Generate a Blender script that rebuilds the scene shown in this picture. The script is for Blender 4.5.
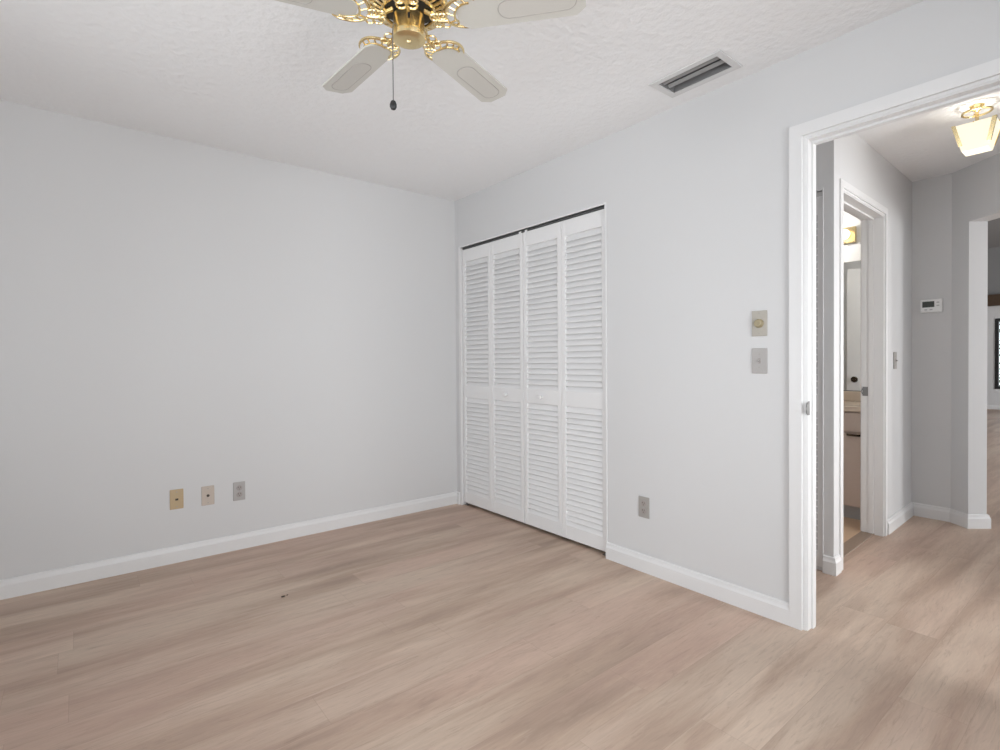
import bpy, bmesh, math, random
from mathutils import Vector, Matrix

random.seed(7)
SC = bpy.context.scene
COL = SC.collection
for o in list(bpy.data.objects):
    bpy.data.objects.remove(o, do_unlink=True)

# ------------------------------------------------------------------ camera
F_PX, CY, YAW, PITCH, ROLL, CAM_H = 525.57, 366.93, 0.6787, -0.0109, -0.0064, 1.1487
XB, YA, H = 2.394, 3.5334, 2.44            # inner faces of the closet wall and the outlet wall, ceiling height
def make_camera():
    c, s = math.cos(YAW), math.sin(YAW)
    r = Vector((c, -s, 0)); fw = Vector((s, c, 0)); up = Vector((0, 0, 1))
    f2 = fw * math.cos(PITCH) + up * math.sin(PITCH)
    u2 = up * math.cos(PITCH) - fw * math.sin(PITCH)
    r3 = r * math.cos(ROLL) + u2 * math.sin(ROLL)
    u3 = u2 * math.cos(ROLL) - r * math.sin(ROLL)
    cd = bpy.data.cameras.new('camera')
    cam = bpy.data.objects.new('camera', cd)
    COL.objects.link(cam)
    M = Matrix(((r3.x, u3.x, -f2.x, 0), (r3.y, u3.y, -f2.y, 0), (r3.z, u3.z, -f2.z, CAM_H), (0, 0, 0, 1)))
    cam.matrix_world = M
    cd.sensor_fit = 'HORIZONTAL'
    cd.sensor_width = 36.0
    cd.lens = 36.0 * F_PX / 1000.0
    cd.shift_x = 0.0
    cd.shift_y = (CY - 375.0) / 1000.0
    cd.clip_start = 0.02
    SC.camera = cam
make_camera()

# ------------------------------------------------------------------ world, daylight, exposure
W = bpy.data.worlds.new('daylight_sky')
SC.world = W
W.use_nodes = True
bg = W.node_tree.nodes['Background']
bg.inputs['Color'].default_value = (0.86, 0.93, 1.0, 1)
bg.inputs['Strength'].default_value = 2.2

def area_light(name, loc, direction, sx, sy, power, color=(1, 1, 1)):
    ld = bpy.data.lights.new(name, 'AREA')
    ld.shape = 'RECTANGLE'; ld.size = sx; ld.size_y = sy
    ld.energy = power; ld.color = color
    o = bpy.data.objects.new(name, ld)
    COL.objects.link(o)
    o.location = loc
    o.rotation_euler = Vector(direction).to_track_quat('-Z', 'Y').to_euler()
    return o
# daylight just outside the bedroom's two windows (behind the camera)
area_light('window_daylight', (-1.00, 1.10, 1.25), (1, 0, 0.75), 3.0, 1.4, 31, (0.97, 0.985, 1.0))
area_light('window_daylight_side', (1.05, -0.89, 1.08), (0, 1, 0.08), 1.5, 1.9, 52, (0.97, 0.985, 1.0))
# fill light added to brighten the hall, shining through a made-up doorway
area_light('hall_fill_light', (2.86, -1.36, 1.30), (0.45, 0.88, 0.05), 1.1, 1.6, 72, (0.99, 0.99, 1.0))
# fill lights added to brighten the living room, outside unseen side openings
area_light('living_fill_light', (7.5, -4.35, 1.15), (0, 1, 0.1), 1.9, 2.0, 150, (1, 1, 1))
area_light('living_fill_light_far', (12.0, -4.35, 1.15), (0, 1, 0.1), 1.9, 2.0, 260, (1, 1, 1))

def point_light(name, loc, power, color, r=0.03):
    ld = bpy.data.lights.new(name, 'POINT')
    ld.energy = power; ld.color = color; ld.shadow_soft_size = r
    o = bpy.data.objects.new(name, ld); COL.objects.link(o); o.location = loc
    return o

SC.view_settings.view_transform = 'Standard'
SC.view_settings.look = 'None'
SC.view_settings.gamma = 1.0
SC.view_settings.use_curve_mapping = False
SC.view_settings.exposure = 0.0
SC.render.film_transparent = False
SC.cycles.max_bounces = 14
SC.cycles.diffuse_bounces = 10
SC.cycles.glossy_bounces = 5
SC.cycles.transparent_max_bounces = 12
SC.cycles.sample_clamp_indirect = 6.0
SC.cycles.use_denoising = True

# ------------------------------------------------------------------ materials
def srgb(r, g, b):
    f = lambda v: (v / 255 / 12.92) if v <= 10.31 else ((v / 255 + 0.055) / 1.055) ** 2.4
    return (f(r), f(g), f(b), 1)
def new_mat(name):
    m = bpy.data.materials.new(name); m.use_nodes = True
    return m, m.node_tree.nodes, m.node_tree.links, m.node_tree.nodes['Principled BSDF']
def paint(name, col, rough=0.55, bump=0.0, scale=60, dist=0.002, var=0.0, metallic=0.0, spec=0.5, detail=3):
    m, N, L, p = new_mat(name)
    p.inputs['Base Color'].default_value = col
    p.inputs['Roughness'].default_value = rough
    p.inputs['Metallic'].default_value = metallic
    p.inputs['Specular IOR Level'].default_value = spec
    tc = N.new('ShaderNodeTexCoord')
    nz = N.new('ShaderNodeTexNoise'); nz.inputs['Scale'].default_value = scale; nz.inputs['Detail'].default_value = detail
    L.new(tc.outputs['Object'], nz.inputs['Vector'])
    if bump > 0:
        b = N.new('ShaderNodeBump'); b.inputs['Strength'].default_value = bump; b.inputs['Distance'].default_value = dist
        L.new(nz.outputs['Fac'], b.inputs['Height']); L.new(b.outputs['Normal'], p.inputs['Normal'])
    if var > 0:
        mx = N.new('ShaderNodeMix'); mx.data_type = 'RGBA'
        mx.inputs[6].default_value = tuple(c * (1 - var) for c in col[:3]) + (1,)
        mx.inputs[7].default_value = tuple(min(1, c * (1 + var)) for c in col[:3]) + (1,)
        L.new(nz.outputs['Fac'], mx.inputs[0]); L.new(mx.outputs[2], p.inputs['Base Color'])
    return m
def glow(name, col, strength, base=0.3):
    m, N, L, p = new_mat(name)
    p.inputs['Base Color'].default_value = (base, base * 0.97, base * 0.9, 1)
    p.inputs['Roughness'].default_value = 0.35
    p.inputs['Emission Color'].default_value = col
    p.inputs['Emission Strength'].default_value = strength
    return m
def glass(name, tint=(1, 1, 1, 1)):
    m, N, L, p = new_mat(name)
    N.remove(p)
    out = [n for n in N if n.type == 'OUTPUT_MATERIAL'][0]
    t = N.new('ShaderNodeBsdfTransparent'); t.inputs['Color'].default_value = tint
    g = N.new('ShaderNodeBsdfGlossy'); g.inputs['Roughness'].default_value = 0.02
    fr = N.new('ShaderNodeFresnel'); fr.inputs['IOR'].default_value = 1.45
    mx = N.new('ShaderNodeMixShader')
    L.new(fr.outputs[0], mx.inputs[0]); L.new(t.outputs[0], mx.inputs[1]); L.new(g.outputs[0], mx.inputs[2])
    L.new(mx.outputs[0], out.inputs['Surface'])
    return m

def plank_floor(name):
    m, N, L, p = new_mat(name)
    geo = N.new('ShaderNodeNewGeometry')
    sep = N.new('ShaderNodeSeparateXYZ'); L.new(geo.outputs['Position'], sep.inputs[0])
    def math_(op, a, b=None, c=None):
        n = N.new('ShaderNodeMath'); n.operation = op
        for i, v in enumerate((a, b, c)):
            if v is None: continue
            if isinstance(v, (int, float)): n.inputs[i].default_value = v
            else: L.new(v, n.inputs[i])
        return n.outputs[0]
    PW, PL = 0.182, 1.22
    vy = math_('DIVIDE', math_('SUBTRACT', sep.outputs['Y'], 0.90 - 10 * PW), PW)
    row = math_('FLOOR', vy); fv = math_('FRACT', vy)
    wn = N.new('ShaderNodeTexWhiteNoise'); wn.noise_dimensions = '1D'; L.new(row, wn.inputs['W'])
    ux = math_('ADD', math_('DIVIDE', sep.outputs['X'], PL), math_('MULTIPLY', wn.outputs['Value'], 7.3))
    colm = math_('FLOOR', ux); fu = math_('FRACT', ux)
    cmb = N.new('ShaderNodeCombineXYZ'); L.new(row, cmb.inputs[0]); L.new(colm, cmb.inputs[1])
    wn2 = N.new('ShaderNodeTexWhiteNoise'); wn2.noise_dimensions = '2D'; L.new(cmb.outputs[0], wn2.inputs['Vector'])
    pid = wn2.outputs['Value']
    def grain(sx, sy, scale, detail, rough, off, dist=0.0, seed=0.0):
        cv = N.new('ShaderNodeCombineXYZ')
        L.new(math_('ADD', math_('MULTIPLY', sep.outputs['X'], sx), math_('MULTIPLY', pid, off)), cv.inputs[0])
        L.new(math_('MULTIPLY', sep.outputs['Y'], sy), cv.inputs[1])
        L.new(math_('ADD', math_('MULTIPLY', pid, off * 0.37), seed), cv.inputs[2])
        n = N.new('ShaderNodeTexNoise'); n.inputs['Scale'].default_value = scale
        n.inputs['Detail'].default_value = detail; n.inputs['Roughness'].default_value = rough
        n.inputs['Distortion'].default_value = dist
        L.new(cv.outputs[0], n.inputs['Vector'])
        return n.outputs['Fac']
    broad = grain(1.0, 8.0, 1.0, 2.5, 0.5, 0.35, 0.3, 4.3)     # soft tonal bands along each plank
    mid = grain(2.2, 17.0, 1.0, 5.0, 0.65, 1.3, 1.4)     # darker streaks
    fine = grain(7.0, 85.0, 1.0, 4.0, 0.65, 31.0, 1.2)   # fine fibres
    patch = grain(0.8, 2.0, 1.0, 1.5, 0.5, 0.6, 0.0, 1.7)          # pinkish / beige drift
    def ramp(fac, stops):
        r = N.new('ShaderNodeValToRGB'); e = r.color_ramp.elements
        e[0].position, e[0].color = stops[0]; e[1].position, e[1].color = stops[-1]
        for s in stops[1:-1]:
            k = e.new(s[0]); k.color = s[1]
        L.new(fac, r.inputs[0]); return r.outputs['Color']
    def mix(fac, a, b, mode='MIX'):
        n = N.new('ShaderNodeMix'); n.data_type = 'RGBA'; n.blend_type = mode
        if isinstance(fac, (int, float)): n.inputs[0].default_value = fac
        else: L.new(fac, n.inputs[0])
        for i, v in ((6, a), (7, b)):
            if isinstance(v, tuple): n.inputs[i].default_value = v
            else: L.new(v, n.inputs[i])
        return n.outputs[2]
    base = ramp(broad, [(0.20, FLOOR_D), (0.43, FLOOR_M), (0.60, FLOOR_L)])
    pink = ramp(patch, [(0.40, (0, 0, 0, 1)), (0.66, (1, 1, 1, 1))])
    base = mix(math_('MULTIPLY', pink, 0.60), base, FLOOR_P)
    dark = ramp(mid, [(0.52, (0, 0, 0, 1)), (0.72, (1, 1, 1, 1))])
    base = mix(math_('MULTIPLY', dark, 0.28), base, FLOOR_D)
    lightk = ramp(mid, [(0.26, (1, 1, 1, 1)), (0.42, (0, 0, 0, 1))])
    base = mix(math_('MULTIPLY', lightk, 0.42), base, FLOOR_L)
    marks = grain(4.5, 40.0, 1.0, 6.0, 0.72, 17.0, 2.2)  # short wavy grain marks
    mk = ramp(marks, [(0.54, (0, 0, 0, 1)), (0.68, (1, 1, 1, 1))])
    base = mix(math_('MULTIPLY', mk, 0.40), base, FLOOR_D)
    ml = ramp(marks, [(0.28, (1, 1, 1, 1)), (0.40, (0, 0, 0, 1))])
    base = mix(math_('MULTIPLY', ml, 0.35), base, FLOOR_L)
    fb = math_('ADD', math_('MULTIPLY', math_('SUBTRACT', fine, 0.5), 0.34), 1.0)
    pb = math_('ADD', math_('MULTIPLY', math_('SUBTRACT', pid, 0.5), 0.07), 1.0)
    vs = N.new('ShaderNodeVectorMath'); vs.operation = 'SCALE'
    L.new(base, vs.inputs[0]); L.new(math_('MULTIPLY', fb, pb), vs.inputs['Scale'])
    # plank joints
    ev = math_('MULTIPLY', math_('MINIMUM', fv, math_('SUBTRACT', 1.0, fv)), PW)
    eu = math_('MULTIPLY', math_('MINIMUM', fu, math_('SUBTRACT', 1.0, fu)), PL)
    ed = math_('MINIMUM', ev, eu)
    joint = math_('LESS_THAN', ed, 0.0011)
    col = mix(math_('MULTIPLY', joint, 0.30), vs.outputs[0], FLOOR_D)
    L.new(col, p.inputs['Base Color'])
    L.new(math_('ADD', math_('MULTIPLY', fine, 0.12), 0.42), p.inputs['Roughness'])
    p.inputs['Specular IOR Level'].default_value = 0.35
    b = N.new('ShaderNodeBump'); b.inputs['Strength'].default_value = 0.15; b.inputs['Distance'].default_value = 0.001
    L.new(math_('SUBTRACT', fine, joint), b.inputs['Height']); L.new(b.outputs['Normal'], p.inputs['Normal'])
    return m

FLOOR_D = (0.305, 0.222, 0.172, 1)
FLOOR_M = (0.462, 0.342, 0.264, 1)
FLOOR_L = (0.582, 0.460, 0.366, 1)
FLOOR_P = (0.520, 0.362, 0.292, 1)

M = {}
M['floor'] = plank_floor('wood_look_planks')
M['wall'] = paint('light_grey_wall_paint', (0.615, 0.617, 0.620, 1), 0.6, 0.05, 180, 0.001)
M['ceiling'] = paint('textured_ceiling_paint', (0.80, 0.803, 0.808, 1), 0.75, 0.9, 30, 0.007, detail=5)
M['trim'] = paint('white_trim_paint', (0.71, 0.71, 0.71, 1), 0.4, 0.0, 90, var=0.01)
M['louver'] = paint('white_louver_paint', (0.76, 0.76, 0.76, 1), 0.45, 0.0, 90, var=0.01)
M['brass'] = paint('polished_brass', (0.84, 0.68, 0.38, 1), 0.27, 0.0, 30, var=0.05, metallic=1.0)
M['dark'] = paint('black_metal', (0.012, 0.011, 0.012, 1), 0.4, 0.0, 40, var=0.1)
M['blade'] = paint('off_white_blade', (0.53, 0.52, 0.48, 1), 0.42, 0.02, 120, 0.001, var=0.03)
M['blade_in'] = paint('blade_inlay_paint', (0.51, 0.495, 0.46, 1), 0.45, 0.03, 200, 0.001, var=0.03)
M['blade_line'] = paint('blade_inlay_groove', (0.37, 0.35, 0.33, 1), 0.5, 0.0, 60, var=0.05)
M['vent'] = paint('vent_enamel', (0.62, 0.62, 0.62, 1), 0.45, 0.02, 90, 0.001)
M['vent_slat'] = paint('vent_slat_metal', (0.27, 0.27, 0.27, 1), 0.4, 0.0, 60, var=0.04)
M['track'] = paint('dark_track', (0.10, 0.10, 0.10, 1), 0.5, 0.0, 60, var=0.1)
M['duct'] = paint('duct_liner', (0.20, 0.20, 0.20, 1), 0.8, 0.0, 60, var=0.1)
M['tan'] = paint('tan_plate', (0.46, 0.345, 0.20, 1), 0.4, 0.0, 90, var=0.05)
M['almond'] = paint('almond_plate', (0.50, 0.43, 0.37, 1), 0.4, 0.0, 90, var=0.04)
M['greyplate'] = paint('grey_plate', (0.39, 0.375, 0.365, 1), 0.4, 0.0, 90, var=0.04)
M['greyplate2'] = paint('warm_grey_plate', (0.34, 0.325, 0.305, 1), 0.4, 0.0, 90, var=0.04)
M['dimplate'] = paint('beige_grey_plate', (0.40, 0.375, 0.33, 1), 0.4, 0.0, 90, var=0.04)
M['dimknob'] = paint('antique_gold_knob', (0.32, 0.27, 0.165, 1), 0.4, 0.0, 90, var=0.06)
M['slot'] = paint('dark_slot', (0.05, 0.035, 0.025, 1), 0.6, 0.0, 90, var=0.1)
M['plateface'] = paint('plate_insert', (0.33, 0.30, 0.285, 1), 0.4, 0.0, 90, var=0.04)
M['steel'] = paint('brushed_steel', (0.24, 0.24, 0.24, 1), 0.45, 0.02, 90, 0.001, metallic=0.9)
M['white_plastic'] = paint('white_plastic', (0.80, 0.80, 0.79, 1), 0.4, 0.0, 90, var=0.02)
M['lcd'] = paint('lcd_screen', (0.045, 0.052, 0.045, 1), 0.25, 0.0, 400, var=0.25)
M['grey_button'] = paint('grey_button', (0.45, 0.45, 0.45, 1), 0.5, 0.0, 90, var=0.03)
M['vanity'] = paint('beige_laminate', (0.60, 0.50, 0.44, 1), 0.5, 0.02, 60, 0.001, var=0.04)
M['toekick'] = paint('toe_kick_grey', (0.45, 0.46, 0.47, 1), 0.5, 0.0, 60, var=0.04)
M['counter'] = paint('cultured_marble', (0.66, 0.56, 0.46, 1), 0.25, 0.0, 9, var=0.08)
M['tile'] = paint('tan_floor_tile', (0.62, 0.44, 0.30, 1), 0.4, 0.05, 14, 0.002, var=0.10)
M['threshold'] = paint('threshold_strip', (0.30, 0.22, 0.165, 1), 0.4, 0.03, 40, 0.001, var=0.08)
M['mirror'] = paint('mirror_silver', (0.88, 0.89, 0.89, 1), 0.02, 0.0, 40, metallic=1.0)
M['knob_dark'] = paint('aged_bronze', (0.05, 0.035, 0.022, 1), 0.25, 0.0, 60, var=0.1, metallic=0.7)
M['beam'] = paint('dark_stained_wood', (0.06, 0.032, 0.014, 1), 0.5, 0.1, 12, 0.003, var=0.3)
M['grey_upper'] = paint('grey_upper_wall', (0.22, 0.22, 0.22, 1), 0.7, 0.05, 60, 0.002)  # even mid-grey base colour for the wall above the beam
M['grey_ceiling'] = paint('grey_living_ceiling', (0.27, 0.27, 0.27, 1), 0.7, 0.05, 60, 0.002)  # even grey base colour, darker than the bedroom ceiling
M['black_frame'] = paint('black_window_frame', (0.008, 0.008, 0.009, 1), 0.45, 0.0, 60, var=0.1)
M['leaf'] = paint('shrub_leaves', (0.14, 0.16, 0.11, 1), 0.6, 0.0, 6, var=0.5)
M['ground'] = paint('garden_soil', (0.18, 0.17, 0.13, 1), 0.9, 0.1, 8, 0.01, var=0.2)
M['pane_glow'] = glow('lit_frosted_glass', (1.0, 0.90, 0.68, 1), 0.9)
M['bulb_glow'] = glow('lit_bulb', (1.0, 0.86, 0.55, 1), 2.2)
M['glass'] = glass('clear_glass')

# ------------------------------------------------------------------ mesh helpers
def bm_box(bm, x0, x1, y0, y1, z0, z1, bevel=0.0, rot=None, about=None):
    r = bmesh.ops.create_cube(bm, size=1.0)
    vs = r['verts']
    for v in vs:
        v.co = Vector(((x0 + x1) / 2 + v.co.x * (x1 - x0), (y0 + y1) / 2 + v.co.y * (y1 - y0), (z0 + z1) / 2 + v.co.z * (z1 - z0)))
    if bevel > 0:
        es = list({e for v in vs for e in v.link_edges})
        g = bmesh.ops.bevel(bm, geom=es, offset=bevel, segments=2, affect='EDGES', profile=0.5)
        vs = list({v for v in g['verts']} | {v for v in vs if v.is_valid})
    if rot is not None:
        c = Vector(about) if about is not None else Vector(((x0 + x1) / 2, (y0 + y1) / 2, (z0 + z1) / 2))
        for v in vs: v.co = c + rot @ (v.co - c)
    return vs
def bm_prism(bm, pts, axis, a, b):
    """extrude a 2-D outline along an axis ('X': pts are (y,z); 'Y': (x,z); 'Z': (x,y))"""
    def P(p, t):
        return {'X': (t, p[0], p[1]), 'Y': (p[0], t, p[1]), 'Z': (p[0], p[1], t)}[axis]
    A = [bm.verts.new(P(p, a)) for p in pts]; B = [bm.verts.new(P(p, b)) for p in pts]
    n = len(pts)
    fs = [bm.faces.new(A), bm.faces.new(list(reversed(B)))]
    for i in range(n):
        fs.append(bm.faces.new((A[i], B[i], B[(i + 1) % n], A[(i + 1) % n])))
    return A + B
def bm_lathe(bm, prof, seg=32, center=(0, 0, 0), axis='Z'):
    """prof: list of (radius, height)"""
    rings = []
    c = Vector(center)
    for r, z in prof:
        ring = []
        for k in range(seg):
            a = 2 * math.pi * k / seg
            p = {'Z': Vector((r * math.cos(a), r * math.sin(a), z)),
                 'Y': Vector((r * math.cos(a), z, r * math.sin(a))),
                 'X': Vector((z, r * math.cos(a), r * math.sin(a)))}[axis]
            ring.append(bm.verts.new(c + p))
        rings.append(ring)
    for i in range(len(rings) - 1):
        for k in range(seg):
            bm.faces.new((rings[i][k], rings[i][(k + 1) % seg], rings[i + 1][(k + 1) % seg], rings[i + 1][k]))
    for ring in (rings[0], rings[-1]):
        try: bm.faces.new(ring)
        except ValueError: pass
def bm_tube(bm, pts, r, seg=8, closed=False):
    pts = [Vector(p) for p in pts]; n = len(pts)
    rad = r if isinstance(r, (list, tuple)) else [r] * n
    rings = []; up = None
    for i, p in enumerate(pts):
        if closed: t = pts[(i + 1) % n] - pts[i - 1]
        else: t = pts[min(i + 1, n - 1)] - pts[max(i - 1, 0)]
        t.normalize()
        if up is None:
            up = Vector((0, 0, 1)) if abs(t.z) < 0.9 else Vector((1, 0, 0))
        s = t.cross(up)
        if s.length < 1e-5: s = t.cross(Vector((1, 0, 0)))
        s.normalize(); u = s.cross(t).normalized(); up = u
        rings.append([bm.verts.new(p + rad[i] * (math.cos(2 * math.pi * k / seg) * s + math.sin(2 * math.pi * k / seg) * u)) for k in range(seg)])
    m = n if closed else n - 1
    for i in range(m):
        A, B = rings[i], rings[(i + 1) % n]
        for k in range(seg):
            bm.faces.new((A[k], A[(k + 1) % seg], B[(k + 1) % seg], B[k]))
    if not closed:
        bm.faces.new(list(reversed(rings[0]))); bm.faces.new(rings[-1])
def bm_sphere(bm, c, r, u=16, v=10, sc=(1, 1, 1)):
    g = bmesh.ops.create_uvsphere(bm, u_segments=u, v_segments=v, radius=r)
    for w in g['verts']: w.co = Vector((w.co.x * sc[0] + c[0], w.co.y * sc[1] + c[1], w.co.z * sc[2] + c[2]))
def obj(name, bm, mat, parent=None, smooth=False):
    bmesh.ops.recalc_face_normals(bm, faces=bm.faces)
    me = bpy.data.meshes.new(name); bm.to_mesh(me); bm.free()
    me.materials.append(mat)
    if smooth:
        for p in me.polygons: p.use_smooth = True
        try: me.set_sharp_from_angle(angle=math.radians(38))
        except Exception: pass
    o = bpy.data.objects.new(name, me); COL.objects.link(o)
    if parent is not None: o.parent = parent
    return o
def B(): return bmesh.new()
def thing(name, label, cat, loc=(0, 0, 0), rz=0.0, group=None):
    o = bpy.data.objects.new(name, None); COL.objects.link(o)
    o.empty_display_size = 0.05
    o.location = loc; o.rotation_euler = (0, 0, rz)
    o['label'] = label; o['category'] = cat
    if group: o['group'] = group
    return o
def frame(name, loc, rz, label=None):
    o = bpy.data.objects.new(name, None); COL.objects.link(o)
    o.location = loc; o.rotation_euler = (0, 0, rz); o['kind'] = 'structure'
    if label: o['label'] = label
    return o
def struct(name, bm, mat, loc=(0, 0, 0), rz=0.0, label=None, parent=None):
    o = obj(name, bm, mat, parent)
    if parent is None:
        o['kind'] = 'structure'
        o.location = loc; o.rotation_euler = (0, 0, rz)
        if label: o['label'] = label
    return o
def slab(bm, x0, x1, z0, z1, t0, t1, holes, plane='XZ'):
    """wall sheet with rectangular holes. plane 'XZ': x along, z up, thickness y in t0..t1;
    'YZ': along y, thickness x; 'XY': horizontal slab, thickness z."""
    xs = sorted({x0, x1, *[h[0] for h in holes], *[h[1] for h in holes]})
    zs = sorted({z0, z1, *[h[2] for h in holes], *[h[3] for h in holes]})
    xs = [x for x in xs if x0 <= x <= x1]; zs = [z for z in zs if z0 <= z <= z1]
    def solid(i, j):
        if not (0 <= i < len(xs) - 1 and 0 <= j < len(zs) - 1): return False
        cx, cz = (xs[i] + xs[i + 1]) / 2, (zs[j] + zs[j + 1]) / 2
        return not any(h[0] < cx < h[1] and h[2] < cz < h[3] for h in holes)
    cache = {}
    def V(x, t, z):
        k = (round(x, 5), round(t, 5), round(z, 5))
        if k not in cache:
            co = {'XZ': (x, t, z), 'YZ': (t, x, z), 'XY': (x, z, t)}[plane]
            cache[k] = bm.verts.new(co)
        return cache[k]
    for i in range(len(xs) - 1):
        for j in range(len(zs) - 1):
            if not solid(i, j): continue
            a, b, c, d = xs[i], xs[i + 1], zs[j], zs[j + 1]
            bm.faces.new((V(a, t0, c), V(b, t0, c), V(b, t0, d), V(a, t0, d)))
            bm.faces.new((V(a, t1, c), V(a, t1, d), V(b, t1, d), V(b, t1, c)))
            if not solid(i - 1, j): bm.faces.new((V(a, t0, c), V(a, t0, d), V(a, t1, d), V(a, t1, c)))
            if not solid(i + 1, j): bm.faces.new((V(b, t0, c), V(b, t1, c), V(b, t1, d), V(b, t0, d)))
            if not solid(i, j - 1): bm.faces.new((V(a, t0, c), V(a, t1, c), V(b, t1, c), V(b, t0, c)))
            if not solid(i, j + 1): bm.faces.new((V(a, t0, d), V(b, t0, d), V(b, t1, d), V(a, t1, d)))

# ------------------------------------------------------------------ room shell
XL, YF = -0.83, -0.72            # walls behind the camera
XB2 = 2.480                      # hall side of the closet/door wall
DY0, DY1, DH = 0.115, 0.907, 2.068   # bedroom doorway
CY0, CY1, CH = 1.986, 3.474, 2.052   # closet opening
XS = 3.128                       # hall closet wall
XT = 4.772                       # thermostat wall
A45 = math.atan2(-0.768, -0.64)  # direction of the angled wall
P0 = Vector((XT, 0.880, 0)); D1 = Vector((-0.64, -0.768, 0)); N1 = Vector((-0.768, 0.64, 0))
CO = (3.145, 1.058); CA = math.atan2(0.047, 1.635)     # bathroom wall frame
def CW(x, y, z=0.0):
    return Vector((CO[0] + x * math.cos(CA) - y * math.sin(CA), CO[1] + x * math.sin(CA) + y * math.cos(CA), z))

VX0, VX1, VY0, VY1 = 2.128, 2.262, 1.162, 1.452      # vent opening in the ceiling

bm = B(); bm_box(bm, XL - 0.15, 17.0, -4.2, 5.2, -0.12, 0.0)
struct('floor', bm, M['floor'])
bm = B(); slab(bm, XL - 0.15, 5.05, -1.45, 5.2, H, H + 0.10, [(VX0, VX1, VY0, VY1)], 'XY')
struct('ceiling', bm, M['ceiling'])
bm = B(); bm_box(bm, XL - 0.12, XB2 + 0.60, YA, YA + 0.12, 0, H)
struct('wall_back', bm, M['wall'])
bm = B(); slab(bm, YF - 0.12, YA, 0, H, XB, XB2, [(DY0 - 0.02, DY1 + 0.02, -1, DH + 0.02), (CY0, CY1, -1, CH)], 'YZ')
struct('wall_right', bm, M['wall'])
WY0, WY1, WZ0, WZ1 = -0.45, 2.65, 0.55, 2.15
bm = B(); slab(bm, YF - 0.12, YA + 0.12, 0, H, XL - 0.12, XL, [(WY0, WY1, WZ0, WZ1)], 'YZ')
struct('wall_left', bm, M['wall'])
WX0, WX1, WB0, WB1 = 0.25, 1.85, 0.08, 2.10
bm = B(); slab(bm, XL - 0.12, XB, 0, H, YF - 0.12, YF, [(WX0, WX1, WB0, WB1)], 'XZ')
struct('wall_front', bm, M['wall'])

def window(name, u0, u1, z0, z1, t_in, t_out, plane):
    root = frame(name, (0, 0, 0), 0)
    def bx(bm, a0, a1, t0, t1, z0_, z1_):
        t0, t1 = min(t0, t1), max(t0, t1)
        if plane == 'YZ': bm_box(bm, t0, t1, a0, a1, z0_, z1_)
        else: bm_box(bm, a0, a1, t0, t1, z0_, z1_)
    bm = B(); w = 0.05; tm = (t_in + t_out) / 2; a, b = tm - 0.02, tm + 0.02
    bx(bm, u0, u0 + w, a, b, z0, z1); bx(bm, u1 - w, u1, a, b, z0, z1)
    bx(bm, u0 + w, u1 - w, a, b, z0, z0 + w); bx(bm, u0 + w, u1 - w, a, b, z1 - w, z1)
    bx(bm, u0 + w, u1 - w, a, b, (z0 + z1) / 2 - 0.02, (z0 + z1) / 2 + 0.02)
    obj('window_frame', bm, M['trim'], root)
    bm = B(); bx(bm, u0 + w, u1 - w, tm - 0.003, tm + 0.003, z0 + w, (z0 + z1) / 2 - 0.02)
    bx(bm, u0 + w, u1 - w, tm - 0.003, tm + 0.003, (z0 + z1) / 2 + 0.02, z1 - w)
    obj('window_pane', bm, M['glass'], root)
    bm = B(); s = 1 if t_in > t_out else -1
    bx(bm, u0 - 0.05, u1 + 0.05, t_in - s * 0.03, t_in + s * 0.03, z0 - 0.03, z0)
    obj('window_sill', bm, M['trim'], root)
window('window_1', WY0, WY1, WZ0, WZ1, XL, XL - 0.12, 'YZ')
window('window_2', WX0, WX1, WB0, WB1, YF, YF - 0.12, 'XZ')

# baseboards: profile (offset from wall, height)
BP = [(0, 0), (0.016, 0), (0.016, 0.066), (0.011, 0.078), (0.009, 0.090), (0.004, 0.094), (0, 0.094)]
def baseboard_run(bm, pts, side):
    """pts: wall-face polyline; side +1: board lies to the left of the travel direction. Mitred corners."""
    pts = [Vector((p[0], p[1], 0)) for p in pts]
    n = len(pts); rows = []
    for i, p in enumerate(pts):
        ds = []
        if i > 0: ds.append((pts[i] - pts[i - 1]).normalized())
        if i < n - 1: ds.append((pts[i + 1] - pts[i]).normalized())
        ns = [Vector((-d.y, d.x, 0)) * side for d in ds]
        if len(ns) == 2:
            m = (ns[0] + ns[1]).normalized(); m = m / max(0.2, m.dot(ns[0]))
        else: m = ns[0]
        rows.append([bm.verts.new(p + m * o + Vector((0, 0, z))) for o, z in BP])
    k = len(BP)
    for i in range(n - 1):
        for j in range(k):
            bm.faces.new((rows[i][j], rows[i][(j + 1) % k], rows[i + 1][(j + 1) % k], rows[i + 1][j]))
    bm.faces.new(rows[0]); bm.faces.new(list(reversed(rows[-1])))
bm = B(); baseboard_run(bm, [(XL, YA), (XB, YA), (XB, CY1 + 0.012)], -1)
struct('baseboard_back', bm, M['trim'])
bm = B(); baseboard_run(bm, [(XB, CY0 - 0.003), (XB, DY1 + 0.068)], -1)
struct('baseboard_right', bm, M['trim'])
bm = B(); baseboard_run(bm, [(XL, YA), (XL, YF), (XB, YF), (XB, DY0 - 0.068)], 1)
struct('baseboard_left', bm, M['trim'])

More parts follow.
